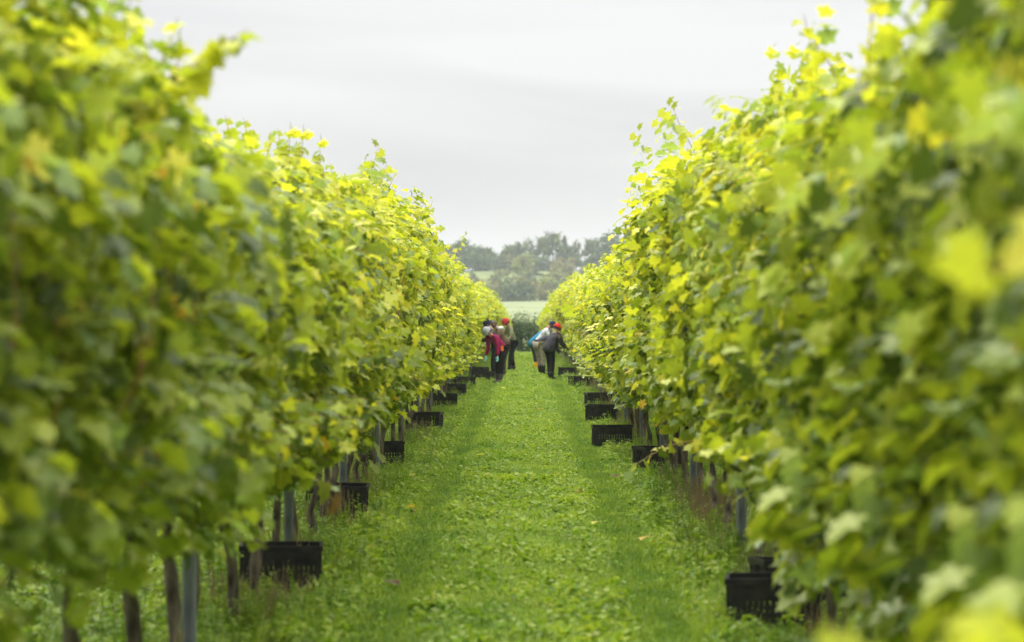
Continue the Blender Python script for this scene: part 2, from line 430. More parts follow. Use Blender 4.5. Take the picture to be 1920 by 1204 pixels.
# single leaf meshes, shared
LEAFM = []
leaf_cols = ['dark', 'mid', 'mid', 'glauc', 'glauc', 'light', 'light', 'light', 'lime', 'lime', 'yellow', 'gold', 'rust']
for i, c in enumerate(leaf_cols):
    tv, tf = LT[i % 2]
    v = tv.copy(); v[:, 2] *= [0.6, 1.2, 1.7][i % 3]
    col = np.array(PAL[c]); T = np.repeat((col * 1.0)[None], len(v), 0)
    if i % 3 == 1: T[1:] = T[1:] * .6 + np.array([0.45, 0.42, .04]) * .4
    LEAFM.append((col, mk_mesh('vine_leaf_' + c, v, tf, M['leaf'], T)))
def nearest_leafmesh(c):
    ds = [np.abs(c - l[0]).sum() + rnd.random() * .05 for l in LEAFM]
    return LEAFM[int(np.argmin(ds))][1]
def leaf_objects(L, parent):
    for i in range(len(L['pos'])):
        s = float(L['size'][i]); o = bpy.data.objects.new('leaf', nearest_leafmesh(L['col'][i])); COL.objects.link(o)
        o.parent = parent
        m = Matrix.Identity(4)
        for a, k in enumerate(('x', 't', 'n')):
            for b in range(3): m[b][a] = float(L[k][i][b]) * s
        for b in range(3): m[b][3] = float(L['pos'][i][b])
        o.matrix_local = m

# trunk variants
TRUNK = []
for i in range(7):
    b = MB(); r2 = random.Random(i + 40)
    lx = r2.uniform(-.05, .05); ly = r2.uniform(-.12, .12)
    pts = []; rad = []
    for k in range(8):
        u = k / 7
        pts.append((lx * u + r2.uniform(-.022, .022), ly * u + .05 * math.sin(u * 4 + i) + r2.uniform(-.022, .022), -0.03 + 0.97 * u))
        rad.append(0.030 - 0.010 * u + (0.012 if k == 0 else 0) + (0.010 if k == 7 else 0) + r2.uniform(-.007, .007))
    b.tube(pts, rad, 9, wob=.26)
    tm = b.mesh('vine_trunk', M['bark'], True, False)
    c = MB(); top = pts[-1]
    for sg in (-1, 1):
        c.tube([top, (top[0], top[1] + sg * .12, 1.02), (0, sg * .4, .98), (0, sg * .66, .95)], [.016, .012, .009, .006], 5)
    TRUNK.append((tm, c.mesh('vine_cane', M['cane'], True, False)))

XL, XR = -1.70, 1.62
SP = 1.30
def topscale(side, y):
    if side < 0: tz = np.interp(y, [3, 9, 12, 15, 21, 28, 33, 40, 46, 60, 95, 165], [2.8, 2.75, 2.66, 2.64, 2.78, 2.95, 2.95, 2.68, 2.48, 2.45, 2.55, 2.75])
    else: tz = np.interp(y, [3, 6, 7.4, 8.5, 11, 14, 20, 24, 28, 32, 45, 60, 95, 165], [3.2, 3.2, 3.12, 2.62, 2.80, 2.95, 2.98, 2.88, 2.70, 2.55, 2.5, 2.55, 2.7, 2.8])
    return tz / 2.82
def vine_label(side, y):
    row = 'in the magenta-jacketed picker\'s row' if side < 0 else 'in the dark-grey-jacketed picker\'s row'
    cr = [(15.2, 'before the largest whole crate'), (17.4, 'by the post at the largest whole crate'), (21.0, 'between the first and second crates'), (24.0, 'at the second crate and its post'),
          (28.0, 'short of the crate half hidden by a post'), (32.0, 'at the crate half hidden by a post'), (39, 'by the small square-ended crate'), (47, 'by the low crate in the grass')] if side < 0 else \
         [(13.5, 'this side of the big foremost crate'), (16, 'over the big foremost crate'), (19.5, 'by the post past the foremost crate'), (24.2, 'by the reddish dry weeds'),
          (29.5, 'at the crate end-on to the grass'), (35, 'at the wide crate jutting into the grass'), (42, 'at the crate past the wide one'), (48, 'at the small crate behind dry weeds')]
    if y < 9: return 'big strongly blurred green grapevine, its trunk outside the picture, ' + row
    for lim, w in cr:
        if y < lim: return 'leafy grapevine %s, %s' % (w, row)
    if y < 61: return 'yellow-green grapevine just short of the pickers, ' + row
    return 'small distant yellow vine beside or beyond the pickers, ' + row
VINES = {}
def add_vine(side, X, y, near, main=True):
    z = gz(X, y)
    yl = np.interp(y, [4, 9, 14, 22, 32, 50, 160], [-.22, -.05, 0.15, .35, 0.5, 0.75, 0.9])
    c = [abs(v[3] - yl) + rnd.random() * .28 for v in VAR]
    vi = int(np.argmin(c)); vi = vi if rnd.random() > .15 else rnd.randrange(NV)
    src = VAR[vi] if side < 0 else VARB[vi]
    grp = ('vines of the row behind the magenta-jacketed picker' if side < 0 else 'vines of the row the dark-grey-jacketed picker works on')
    lab = vine_label(side, y)
    if not main:
        grp = 'unseen vines of the neighbouring rows added behind the leaf walls'; lab = 'unseen grapevine of a neighbouring row, added to darken gaps in the leaf wall'
    t = thing('grapevine', lab, 'grapevine', (X + rnd.uniform(-.03, .03), y + rnd.uniform(-.1, .1), z), 0 if side < 0 else math.pi, grp)
    k = rnd.randrange(7)
    off = float(np.interp(y, [5, 11, 20, 60], [.30, .24, .14, .08])) if side < 0 else float(np.interp(y, [5, 12, 16, 40, 60], [-.12, -.10, .12, .16, .12]))
    tk = obj('trunk', TRUNK[k][0], t); tk.scale = (1.1, 1.1, 1.0 + off * .6)
    if y < 60: obj('cane', TRUNK[k][1], t, (0, 0, off * .6))
    s = (topscale(side, y) * 2.82 * rnd.uniform(.94, 1.05) - off) / 2.82
    f = obj('foliage', src[1] if near else src[0], t, kind='stuff')
    f.scale = ((rnd.uniform(.85, 1.25) if not 46 < y < 68 else .85), 1.04, s); f.location.z = off
    if near:
        L = {k2: v.copy() for k2, v in src[2].items()}
        L['pos'] = L['pos'] * np.array([f.scale[0], 1.04, s]) + np.array([0, 0, off])
        leaf_objects(L, t)
    return t
y = 3.6
while y < 162:
    near = y < 27
    for side, X in ((-1, XL), (1, XR)):
        if side < 0 and y < 4.2: continue
        VINES[(side, round(y, 1))] = add_vine(side, X, y + (0.3 if side > 0 else 0), near)
    y += SP
y = 8.0
while y < 40:
    add_vine(-1, XL - 3.35, y, False, False); add_vine(1, XR + 3.35, y, False, False)  # neighbouring rows, out of sight, added to darken gaps in the leaf walls
    y += SP

# individual long shoots that stand out
def place_shoot(side, world0, world1, sag, nl, s0, s1, yell, z01=1.0, r0=0.005, cols=None):
    key = min((k for k in VINES if k[0] == side), key=lambda k: abs(VINES[k].location.y - world0[1]))
    v = VINES[key]
    inv = Matrix.Translation(v.location) @ Matrix.Rotation(v.rotation_euler.z, 4, 'Z'); inv = inv.inverted()
    a = inv @ Vector(world0); b = inv @ Vector(world1)
    st = MB(); L = shoot(a, b, sag, nl, s0, s1, z01, yell, st, r0=r0)
    so = obj('shoot', st.mesh('long_shoot', M['shoot'], True, False), v)
    if cols is not None:
        for i, c in enumerate(cols):
            if c: L['col'][i] = np.array(PAL[c])
            if c == 'rust': L['size'][i] *= .35; L['pos'][i] += np.array([0, 0, .04])
    leaf_objects(L, so)
    return v
v = place_shoot(-1, (-1.40, 7.9, 2.40), (-0.92, 8.1, 2.79), 0.03, 34, 0.13, 0.06, 1.2, r0=.007)
v['label'] = 'near grapevine whose long golden shoot leans far out against the sky'
v = place_shoot(1, (1.55, 21.2, 2.9), (1.32, 21.0, 3.62), 0.02, 14, 0.11, 0.05, 1.0)
v['label'] = 'grapevine with one slim leafy shoot standing well above its neighbours'
place_shoot(1, (1.45, 31.0, 2.8), (1.40, 31.2, 3.45), 0.02, 12, 0.11, 0.05, 1.0)
place_shoot(1, (1.50, 12.0, 2.8), (1.42, 11.8, 3.30), 0.02, 11, 0.12, 0.05, 0.6)
place_shoot(1, (1.30, 9.2, 2.7), (1.32, 9.1, 3.15), 0.02, 11, 0.12, 0.05, 0.2)
place_shoot(-1, (-1.6, 55, 3.05), (-1.35, 55.5, 3.72), 0.02, 12, 0.13, 0.07, 1.2)
place_shoot(-1, (-1.5, 37, 3.1), (-1.45, 37.5, 3.62), 0.02, 10, 0.12, 0.06, 1.0)
place_shoot(-1, (-1.5, 26, 2.9), (-1.42, 26.2, 3.42), 0.02, 10, 0.12, 0.06, .6)
place_shoot(-1, (-1.45, 20.5, 2.75), (-1.35, 20.6, 3.2), 0.02, 10, 0.12, 0.06, .6)
place_shoot(1, (1.25, 17.3, .92), (0.72, 17.3, .70), 0.06, 10, 0.11, 0.08, 1.4)
place_shoot(-1, (-1.35, 22.0, 1.75), (-1.0, 22.2, 1.62), 0.05, 10, 0.12, 0.08, 1.4)
place_shoot(-1, (-1.35, 13.2, 1.0), (-1.05, 13.4, .82), 0.05, 9, 0.14, 0.10, .4, .4)
v = place_shoot(-1, (-1.5, 14.2, 1.35), (-1.12, 14.2, 1.05), 0.02, 10, 0.12, 0.10, 2.0, 1.0, cols=['yellow', 'gold', 'gold', 'yellow', 'lime', 'gold', 'yellow', 'gold', 'yellow', 'lime'])
v['label'] = 'grapevine with a patch of orange and gold leaves hanging low on it'
v = place_shoot(1, (1.25, 3.8, 1.33), (0.34, 3.15, 1.375), 0.02, 40, 0.15, 0.12, 1.4, .9, r0=.006)
place_shoot(1, (1.30, 3.6, 1.33), (0.75, 3.4, 1.37), 0.02, 22, 0.15, 0.12, 1.0, .9, r0=.006)
place_shoot(1, (1.25, 4.0, 2.15), (0.60, 3.2, 1.90), 0.02, 9, 0.11, 0.10, 1.2, .9, r0=.006, cols=['light', 'lime', 'lime', 'yellow', 'lime', 'rust', 'yellow', 'yellow', 'lime'])
v['label'] = 'grapevine with a shoot reaching out, its huge blurred yellow leaves one with a rusty spot'

# ------------------------------------------------------------------ trellis posts and wires
def post_mesh():
    # open folded profile with grooves
    prof = [(-.030, .022), (-.030, -.018), (-.018, -.018), (-.012, -.010), (-.004, -.010), (0, -.018), (.004, -.010), (.012, -.010), (.018, -.018), (.030, -.018), (.030, .022),
            (.026, .022), (.026, -.014), (.019, -.014), (.013, -.006), (.004, -.006), (0, -.013), (-.004, -.006), (-.013, -.006), (-.019, -.014), (-.026, -.014), (-.026, .022)]
    n = len(prof); v = [(x * 1.15, y * 1.15, z) for z in (-.2, 2.55) for x, y in prof]
    f = [(i, (i + 1) % n, n + (i + 1) % n, n + i) for i in range(n)]
    h = n // 2
    for z0 in (0, n):
        f += [(z0 + i, z0 + i + 1, z0 + n - 2 - i, z0 + n - 1 - i) for i in range(h - 1)]
    return mk_mesh('trellis_post', v, f, M['steel'])
PM = post_mesh()
hk = MB()
for z in (0.95, 1.3, 1.65, 2.0, 2.35): hk.box((.036, 0, z), (.006, .05, .02)); hk.box((-.036, 0, z), (.006, .05, .02))
HM = hk.mesh('wire_hook', M['steel'], False, False)
def post(X, y, side, lab, grp):
    t = thing('trellis_post', lab, 'post', (X, y, gz(X, y)), rnd.uniform(-.15, .15), grp)
    t.rotation_euler[0] = rnd.uniform(-.02, .02); t.rotation_euler[1] = rnd.uniform(-.02, .02)
    obj('upright', PM, t); obj('wire_hook', HM, t)
LP = {0: 'grey grooved steel post seen at full width below golden leaves',
      1: 'grey steel post rising right behind the largest whole black crate',
      2: 'grey steel post standing behind the second crate of the magenta-jacketed picker\'s row',
      3: 'grey steel post at the side of the half-hidden crate with weeds in front',
      4: 'grey steel post in the gap before the small square-ended crate',
      5: 'grey steel post beside a thick gnarled trunk short of the small crate'}
RP = {0: 'grey steel post standing over the big foremost crate half under leaves',
      1: 'grey steel post rising from dry reddish weeds',
      2: 'grey steel post in front of the crate with its end turned to the grass',
      3: 'slim grey steel post between two dark trunks',
      4: 'grey steel post behind the wide low crate that juts into the grass'}
for side, X, y0, names in ((-1, XL, 12.2, LP), (1, XR, 18.1, RP)):
    k = 0; y = y0
    while y < 160:
        row = 'magenta-jacketed' if side < 0 else 'dark-grey-jacketed'
        post(X, y, side, names.get(k, 'thin distant steel post in the %s picker\'s row' % row), 'trellis posts of the %s picker\'s row' % row)
        y += 5.17; k += 1
for side, X in ((-1, XL), (1, XR)):
    b = MB()
    for z, rr in ((.95, .0016), (1.65, .0014)):
        pts = [(X, yy, gz(X, yy) + z) for yy in [3, 30, 60, 75, 100, 130, 162]]
        b.tube(pts, rr, 4)
    o = obj('trellis_wire', b.mesh('trellis_wire', M['steel'], False, False))
    o['label'] = 'thin steel trellis wires along the %s picker\'s row' % ('magenta-jacketed' if side < 0 else 'dark-grey-jacketed'); o['category'] = 'wire'; o['group'] = 'trellis wires'

# ------------------------------------------------------------------ crates
def crate_parts():
    Lx, Ly, Hh, t = .53, .36, .28, .009
    rim = MB()
    for sy in (-1, 1): rim.box((0, sy * (Ly / 2), Hh - .018), (Lx + .03, .022, .036))
    for sx in (-1, 1): rim.box((sx * (Lx / 2 + .004), 0, Hh - .0185), (.021, Ly - .024, .035))
    for sx in (-1, 1):
        for sy in (-1, 1): rim.box((sx * (Lx / 2 - .012), sy * (Ly / 2 - .012), Hh / 2 - .02), (.028, .028, Hh - .04))
    def side(L, n, handle):
        b = MB(); h1 = Hh - .036; w = L - .05
        b.box((0, 0, .04), (w, t, .08))                       # closed foot
        b.box((0, 0, .158), (w, t, .018)); st = w / n
        for z, hh in ((.096, .032), (.133, .032)):            # two rows of narrow slots
            for k in range(n + 1): b.box((-w / 2 + k * st + (.0 if k else .006) - (.006 if k == n else 0), 0, z), (st * .62, t, hh))
            b.box((0, 0, z + .019), (w, t * .96, .008))
        top = h1 - .167
        if handle:
            b.box((-w * .34, 0, .167 + top / 2), (w * .32, t, top)); b.box((w * .34, 0, .167 + top / 2), (w * .32, t, top)); b.box((0, 0, .178), (w * .36, t * .95, .022))
        else: b.box((0, 0, .167 + top / 2), (w, t, top))
        for k in range(5): b.box((-w / 2 + (k + .5) * w / 5, -t * .8, .12), (.008, t * .7, .22))
        return b.mesh('crate_panel', M['plastic'], False, False)
    base = MB()
    for k in range(9): base.box((-.22 + k * .055, 0, .008), (.034, Ly - .03, .012))
    for k in range(6): base.box((0, -.14 + k * .056, .016), (Lx - .05, .03, .008))
    return rim.mesh('crate_rim', M['plastic'], False, False), side(Lx, 14, False), side(Ly, 8, True), base.mesh('crate_base', M['plastic'], False, False), Lx, Ly
CR = crate_parts(); CRATES = []
def crate(x, y, rz, lab, tilt=0.0, dz=0.0, grp='black harvest crates under the vines'):
    CRATES.append((x, y)); t = thing('harvest_crate', lab, 'crate', (x, y, gz(x, y) + dz + .01), rz, grp)
    t.rotation_euler[1] = tilt + rnd.uniform(-.03, .03); t.rotation_euler[0] = rnd.uniform(-.04, .04); t.rotation_euler[2] += rnd.uniform(-.08, .08)
    obj('rim', CR[0], t)
    obj('base', CR[3], t)
    for sg in (-1, 1):
        a = obj('long_side_panel', CR[1], t, (0, sg * (CR[5] / 2 - .004), .0)); a.rotation_euler[2] = 0 if sg < 0 else math.pi
        b = obj('end_panel', CR[2], t, (sg * (CR[4] / 2 - .002), 0, .0)); b.rotation_euler[2] = math.pi / 2 * sg
    return t
crate(-1.65, 16.3, .05, 'largest whole black crate, two dark trunks crossing its front')
crate(-1.70, 21.8, -.06, 'black crate below the post with a pale corner, second from the camera')
crate(-1.73, 29.1, .08, 'black crate half hidden behind a steel post, weeds at its corner')
crate(-1.57, 37.6, -.1, 'small square-ended black crate beside the gnarled trunk')
crate(-1.58, 46.3, .1, 'low black crate in the grass midway to the magenta-jacketed picker')
crate(-1.56, 52.4, .0, 'tiny black crate between the low crate and the tipped one')
crate(-1.48, 58.0, .1, 'tiny black crate just this side of the tipped crate')
crate(-1.24, 64.0, .2, 'tipped black crate leaning by the magenta-jacketed picker\'s boots', tilt=.32, dz=.07)
crate(-1.32, 69.0, -.1, 'black crate in the shade behind the tipped crate')
crate(1.47, 14.3, -.12, 'big foremost black crate, partly under hanging leaves')
crate(1.72, 15.25, .1, 'black crate tucked behind the big foremost crate and a trunk')
crate(1.56, 28.1, .35, 'black crate with its end turned to the grass below a steel post')
crate(1.20, 33.5, .06, 'wide black crate jutting into the grass clear of the vines')
crate(1.28, 40.4, -.05, 'black crate behind the wide one that juts into the grass')
crate(1.43, 46.6, .1, 'small black crate behind tall dry weeds')
crate(1.33, 58.6, .2, 'tiny black crate short of the dark-grey-jacketed picker')
crate(1.22, 68.0, -.2, 'dark crate at the boots of the dark-grey-jacketed picker')
# ------------------------------------------------------------------ people
def skin(name, nodes, edges, mat, parent, subs=1, kw=None):
    me = bpy.data.meshes.new(name + '_skin'); me.from_pydata([n[0] for n in nodes], edges, [])
    o = bpy.data.objects.new(name, me); COL.objects.link(o)
    md = o.modifiers.new('skin', 'SKIN'); md.use_smooth_shade = True; md.branch_smoothing = 0.6
    sv = me.skin_vertices[0].data
    for i, n in enumerate(nodes):
        r = n[1]; sv[i].radius = (r, r) if not isinstance(r, tuple) else r
        sv[i].use_root = (i == 0)
    ss = o.modifiers.new('sub', 'SUBSURF'); ss.levels = subs; ss.render_levels = subs
    dg = bpy.context.evaluated_depsgraph_get()
    m2 = bpy.data.meshes.new_from_object(o.evaluated_get(dg)); m2.name = name
    o.modifiers.clear(); o.data = m2; bpy.data.meshes.remove(me)
    m2.materials.clear(); m2.materials.append(mat)
    o.parent = parent
    return o
def cloth(name, c, rough=0.85):
    c2 = tuple(min(1, v * 1.25 + .004) for v in c)
    return solid(name, tuple(v * .8 for v in c), c2, 14, rough, 0.15, 0.35)
M['skin'] = solid('skin', (0.42, 0.24, 0.17), (0.5, 0.30, 0.22), 20, 0.5, 0.35)
M['eye'] = solid('eye', (0.01, 0.01, 0.01), (0.02, 0.02, 0.02), 20, 0.3, 0.5)
def V3(*a): return Vector(a)
def person(label, loc, face, bend, head, arms, kit, ht=1.66, legs=((0.03, 0), (-0.05, 0)), knee=0.03):
    k = ht / 1.68
    root = thing('person', label, 'person', (loc[0], loc[1], gz(loc[0], loc[1])), math.atan2(face[1], face[0]), 'grape pickers')
    root.scale = (k, k, k)
    root.rotation_euler[2] = math.atan2(face[1], face[0])
    th = R(bend); hd = R(head)
    sp = V3(math.sin(th), 0, math.cos(th)); back = -math.sin(th) * .16
    pel = V3(back, 0, .93)
    th2 = th * 1.12; sp2 = V3(math.sin(th2), 0, math.cos(th2))
    waist = pel + sp * .16; chest = waist + sp2 * .18; neckb = chest + sp2 * .15
    hdv = V3(math.sin(hd), 0, math.cos(hd)); skull = neckb + hdv * .16; crown = skull + hdv * .07
    nodes = {'body': [], 'jacket': [], 'trousers': []}
    # arms
    A = {}
    for s, (ud, fd) in zip((1, -1), arms):
        sh = neckb - sp2 * .04 + V3(0, s * .175, 0); el = sh + Vector(ud).normalized() * .28; wr = el + Vector(fd).normalized() * .25
        A[s] = (sh, el, wr, Vector(fd).normalized())
    Lg = {}
    for s, (fx, fy) in zip((1, -1), legs):
        hip = pel + V3(0, s * .09, -.03); an = V3(fx, s * .11 + fy, .09); kn = (hip + an) / 2 + V3(knee, 0, .0)
        Lg[s] = (hip, kn, an)
    # one continuous body
    B = [(pel, .085), (waist, .085), (chest, .095), (neckb, .052), (skull, .078), (crown, .07)]
    E = [(0, 1), (1, 2), (2, 3), (3, 4), (4, 5)]
    for s in (1, -1):
        sh, el, wr, fd = A[s]; b = len(B); B += [(sh, .042), (el, .034), (wr, .025)]; E += [(2, b), (b, b + 1), (b + 1, b + 2)]
        hip, kn, an = Lg[s]; b = len(B); B += [(hip, .07), (kn, .048), (an, .035), (an + V3(.13, 0, -.05), .028)]; E += [(0, b), (b, b + 1), (b + 1, b + 2), (b + 2, b + 3)]
    skin('body', B, E, M['skin'], root)
    # jacket over torso and arms
    jk = kit['jacket']; w = kit.get('bulk', 1.0) * 1.1
    hem = pel - sp * kit.get('hem', .04)
    J = [(chest, .145 * w), (waist, .135 * w), (pel, .14 * w), (hem, .145 * w), (neckb, .08)]
    E = [(0, 1), (1, 2), (2, 3), (0, 4)]
    for s in (1, -1):
        sh, el, wr, fd = A[s]; b = len(J)
        J += [(sh, .068 * w), ((sh + el) / 2, .062 * w), (el, .055 * w), ((el + wr) / 2, .05 * w), (wr - fd * .015, .044 * w)]
        E += [(0, b), (b, b + 1), (b + 1, b + 2), (b + 2, b + 3), (b + 3, b + 4)]
    skin('jacket', J, E, cloth('jacket_cloth', jk), root)
    T = [(pel, .125)]; E = []
    for s in (1, -1):
        hip, kn, an = Lg[s]; b = len(T)
        T += [(hip, .105), ((hip + kn) / 2, .098), (kn, .082), ((kn + an) / 2, .072), (an + V3(0, 0, .10), .058)]
        E += [(0, b), (b, b + 1), (b + 1, b + 2), (b + 2, b + 3), (b + 3, b + 4)]
    skin('trousers', T, E, cloth('trouser_cloth', kit['trousers']), root)
    bm = solid('boot', kit['boots'], tuple(v * 1.4 for v in kit['boots']), 10, .6, .3)
    for s in (1, -1):
        hip, kn, an = Lg[s]
        top = an + (kn - an).normalized() * kit.get('shaft', .16)
        o = skin('boot', [(an + V3(-.01, 0, -.02), .055), ((top + an) / 2, .070), (top, .082), (an + V3(.09, 0, -.045), .042), (an + V3(.17, 0, -.052), .036)], [(0, 1), (1, 2), (0, 3), (3, 4)], bm, root)
    # gloved hands: palm, four fingers, thumb
    gm = solid('glove', kit['glove'], tuple(min(1, v * 1.2) for v in kit['glove']), 20, .7, .2)
    for s in (1, -1):
        sh, el, wr, fd = A[s]
        u = fd.cross(V3(0, 0, 1) if abs(fd.z) < .9 else V3(1, 0, 0)).normalized(); q = u.cross(fd).normalized()
        P = [(wr - fd * .01, .030), (wr + fd * .045, (.022, .040)), (wr + fd * .08, (.018, .042))]; E = [(0, 1), (1, 2)]
        for i, (off, ln) in enumerate(((-.033, .055), (-.011, .07), (.011, .065), (.033, .05))):
            b = len(P); c0 = wr + fd * .085 + u * off
            P += [(c0, .011), (c0 + fd * ln * .55 + q * .008, .0105), (c0 + fd * ln * .9 + q * .03, .009)]
            E += [(2, b), (b, b + 1), (b + 1, b + 2)]
        b = len(P); P += [(wr + fd * .03 + u * .045, .013), (wr + fd * .07 + u * .065 + q * .02, .011)]; E += [(1, b), (b, b + 1)]
        skin('glove', P, E, gm, root)
    # head details
    fw = V3(math.cos(hd), 0, -math.sin(hd)); 
    def q3(f, l, upv): return skull + fw * f + V3(0, 1, 0) * l + hdv * upv
    hm = MB()
    hm.tube([q3(.075, 0, .02), q3(.098, 0, -.012), q3(.092, 0, -.02)], [.010, .014, .010], 6)
    obj('nose', hm.mesh('nose', M['skin'], True, False), root)
    mo = MB(); mo.tube([q3(.08, -.024, -.048), q3(.088, 0, -.05), q3(.08, .024, -.048)], [.004, .006, .004], 5)
    obj('mouth', mo.mesh('mouth', solid('lips', (.35, .12, .1), (.4, .15, .12), 5), True, False), root)
    for s in (1, -1):
        e = MB(); e.tube([q3(.070, s * .030, .012), q3(.083, s * .030, .012)], [.010, .007], 6); obj('eye', e.mesh('eye', M['eye'], True, False), root)
        e = MB(); e.tube([q3(-.012, s * .08, .02), q3(-.012, s * .092, .0), q3(-.005, s * .084, -.025)], [.012, .018, .009], 6); obj('ear', e.mesh('ear', M['skin'], True, False), root)
    def dome(name, mat, rad, lo, tall, back=0.0, rim=None, cut=None):
        b = MB(); rows = 8; n = 18; vs = []; fs = []
        for i in range(rows + 1):
            a = lo + (math.pi / 2 - lo) * i / rows
            for j in range(n):
                an = 2 * math.pi * j / n
                rr = rad * math.cos(a) * (1 + .03 * math.sin(9 * an)); vs.append(q3(rr * math.cos(an) * 1.1 + back, rr * math.sin(an) * .93, .012 + rad * tall * math.sin(a)))
        fs = [(i * n + j, i * n + (j + 1) % n, (i + 1) * n + (j + 1) % n, (i + 1) * n + j) for i in range(rows) for j in range(n)]
        b.add(vs, fs)
        o = obj(name, b.mesh(name, mat, True, False), root)
        if rim:
            c = MB(); pts = [q3(rad * math.cos(lo) * 1.12 * math.cos(2 * math.pi * j / 18) + back, rad * math.cos(lo) * .95 * math.sin(2 * math.pi * j / 18), .012 + rad * tall * math.sin(lo) + .01) for j in range(19)]
            c.tube(pts, rim, 6); obj('hat_brim', c.mesh('hat_brim', mat, True, False), o)
        return o
    dome('hair', solid('hair', kit.get('hair', (.05, .03, .02)), tuple(v * 1.6 for v in kit.get('hair', (.05, .03, .02))), 60, .6, .3), .099, -.75, 1.0, -.02)
    if kit.get('hat'):
        hatm = cloth('hat_wool', kit['hat'])
        o = dome('beanie', hatm, .113, -.02, 1.25, -.008, .019)
    if kit.get('hood'):
        hb = MB(); c = neckb - sp2 * .02
        pts = []
        for j in range(13):
            an = math.pi * (0.1 + .8 * j / 12) + math.pi / 2
            pts.append(c + V3(math.cos(an) * .11, 0, 0) + V3(0, math.sin(an) * .13, 0) * 1.0 + sp2 * .03)
        pts = [c + Vector((math.cos(a) * .10, math.sin(a) * .12, .03)) for a in [R(60 + 20 * j) for j in range(13)]]
        hb.tube(pts, [.03 + .035 * math.sin(math.pi * j / 12) for j in range(13)], 8)
        obj('hood', hb.mesh('hood', cloth('hood_cloth', kit['hood']), True, False), root)
    if kit.get('pouch'):
        pb = MB(); pb.box(tuple(pel + V3(.12, .16, .0)), (.07, .05, .14)); obj('pouch', pb.mesh('pouch', cloth('pouch', kit['pouch']), False, False), root)
    return root
hang = ((.15, .05, -1), (.35, .0, -1))
person('person in magenta jacket and grey beanie, stooping with teal gloves over the vines', (-.69, 62.5), (-.80, -.60), 42, 58,
       (((-.10, .22, -1), (.10, .05, -1)), ((-.05, -.05, -1), (.25, 0, -1))),
       dict(jacket=(.28, .008, .070), trousers=(.012, .012, .013), boots=(.05, .045, .04), glove=(.28, .60, .55), hat=(.33, .35, .36), bulk=.95, shaft=.22, pouch=(.8, .16, .03)), 1.66)
person('person in dark clothes and navy hat, standing half behind the magenta jacket', (-.84, 66.0), (-1, .1), 14, 40,
       (((.5, .1, -1), (1, 0, -.1)), ((.5, -.1, -1), (1, 0, -.1))),
       dict(jacket=(.03, .03, .035), trousers=(.02, .02, .025), boots=(.02, .02, .02), glove=(.10, .10, .11), hat=(.012, .018, .045)), 1.66)
person('person with brown hair in brown jacket with pale grey hood', (-.62, 67.5), (-.95, -.2), 24, 50,
       (((.3, .1, -1), (.9, 0, -.4)), ((.3, -.1, -1), (.9, 0, -.4))),
       dict(jacket=(.13, .085, .055), trousers=(.10, .065, .045), boots=(.05, .035, .03), glove=(.3, .32, .33), hair=(.07, .045, .03), hood=(.50, .50, .50), bulk=1.12), 1.70)
person('person in khaki jacket and red beanie, standing farthest along behind the brown jacket', (-.42, 73.0), (-.9, -.42), 12, 42,
       (((.15, .12, -1), (.75, 0, -.55)), ((.4, -.1, -1), (.9, 0, -.3))),
       dict(jacket=(.22, .22, .13), trousers=(.012, .012, .013), boots=(.02, .02, .02), glove=(.30, .5, .42), hat=(.36, .03, .025), bulk=1.05), 1.68, legs=((.12, 0), (-.14, 0)))
person('person in dark grey jacket, black trousers and bright red beanie, bent towards the vines', (.71, 66.0), (.75, .62), 24, 30,
       (((.4, .1, -1), (.9, 0, -.5)), ((.25, -.2, -1), (.8, 0, -.6))),
       dict(jacket=(.045, .045, .048), trousers=(.012, .012, .014), boots=(.015, .015, .016), glove=(.05, .05, .05), hat=(.62, .03, .025), bulk=1.45, hem=.18), 1.56, legs=((.02, 0), (-.05, .03)))
person('person bent double in charcoal jacket, beige trousers and black wellingtons', (.49, 70.0), (.75, .65), 62, 100,
       (((.3, .1, -1), (.5, 0, -.8)), ((.3, -.1, -1), (.6, 0, -.8))),
       dict(jacket=(.045, .045, .055), trousers=(.30, .26, .20), boots=(.012, .012, .012), glove=(.5, .45, .4), hair=(.1, .06, .03), hat=(.06, .06, .08), shaft=.30), 1.68)
person('person in white jacket and navy hat with one pale glove raised to the leaves', (.50, 74.0), (.95, -.1), 30, 55,
       (((.9, .1, .0), (1, 0, .35)), ((.5, -.1, -1), (1, 0, .1))),
       dict(jacket=(.62, .64, .66), trousers=(.05, .05, .06), boots=(.02, .02, .02), glove=(.62, .42, .36), hat=(.02, .03, .08), hem=.02), 1.68)
person('person in long teal-blue jacket and yellow boots, half hidden by the white jacket', (.36, 77.0), (.8, .35), 42, 80,
       (((.3, .1, -1), (.4, 0, -.8)), ((.3, -.1, -1), (.6, 0, -.8))),
       dict(jacket=(.02, .19, .30), trousers=(.03, .03, .035), boots=(.75, .38, .02), glove=(.3, .3, .3), hat=(.03, .035, .07), bulk=1.15, hem=.22, shaft=.24), 1.62)

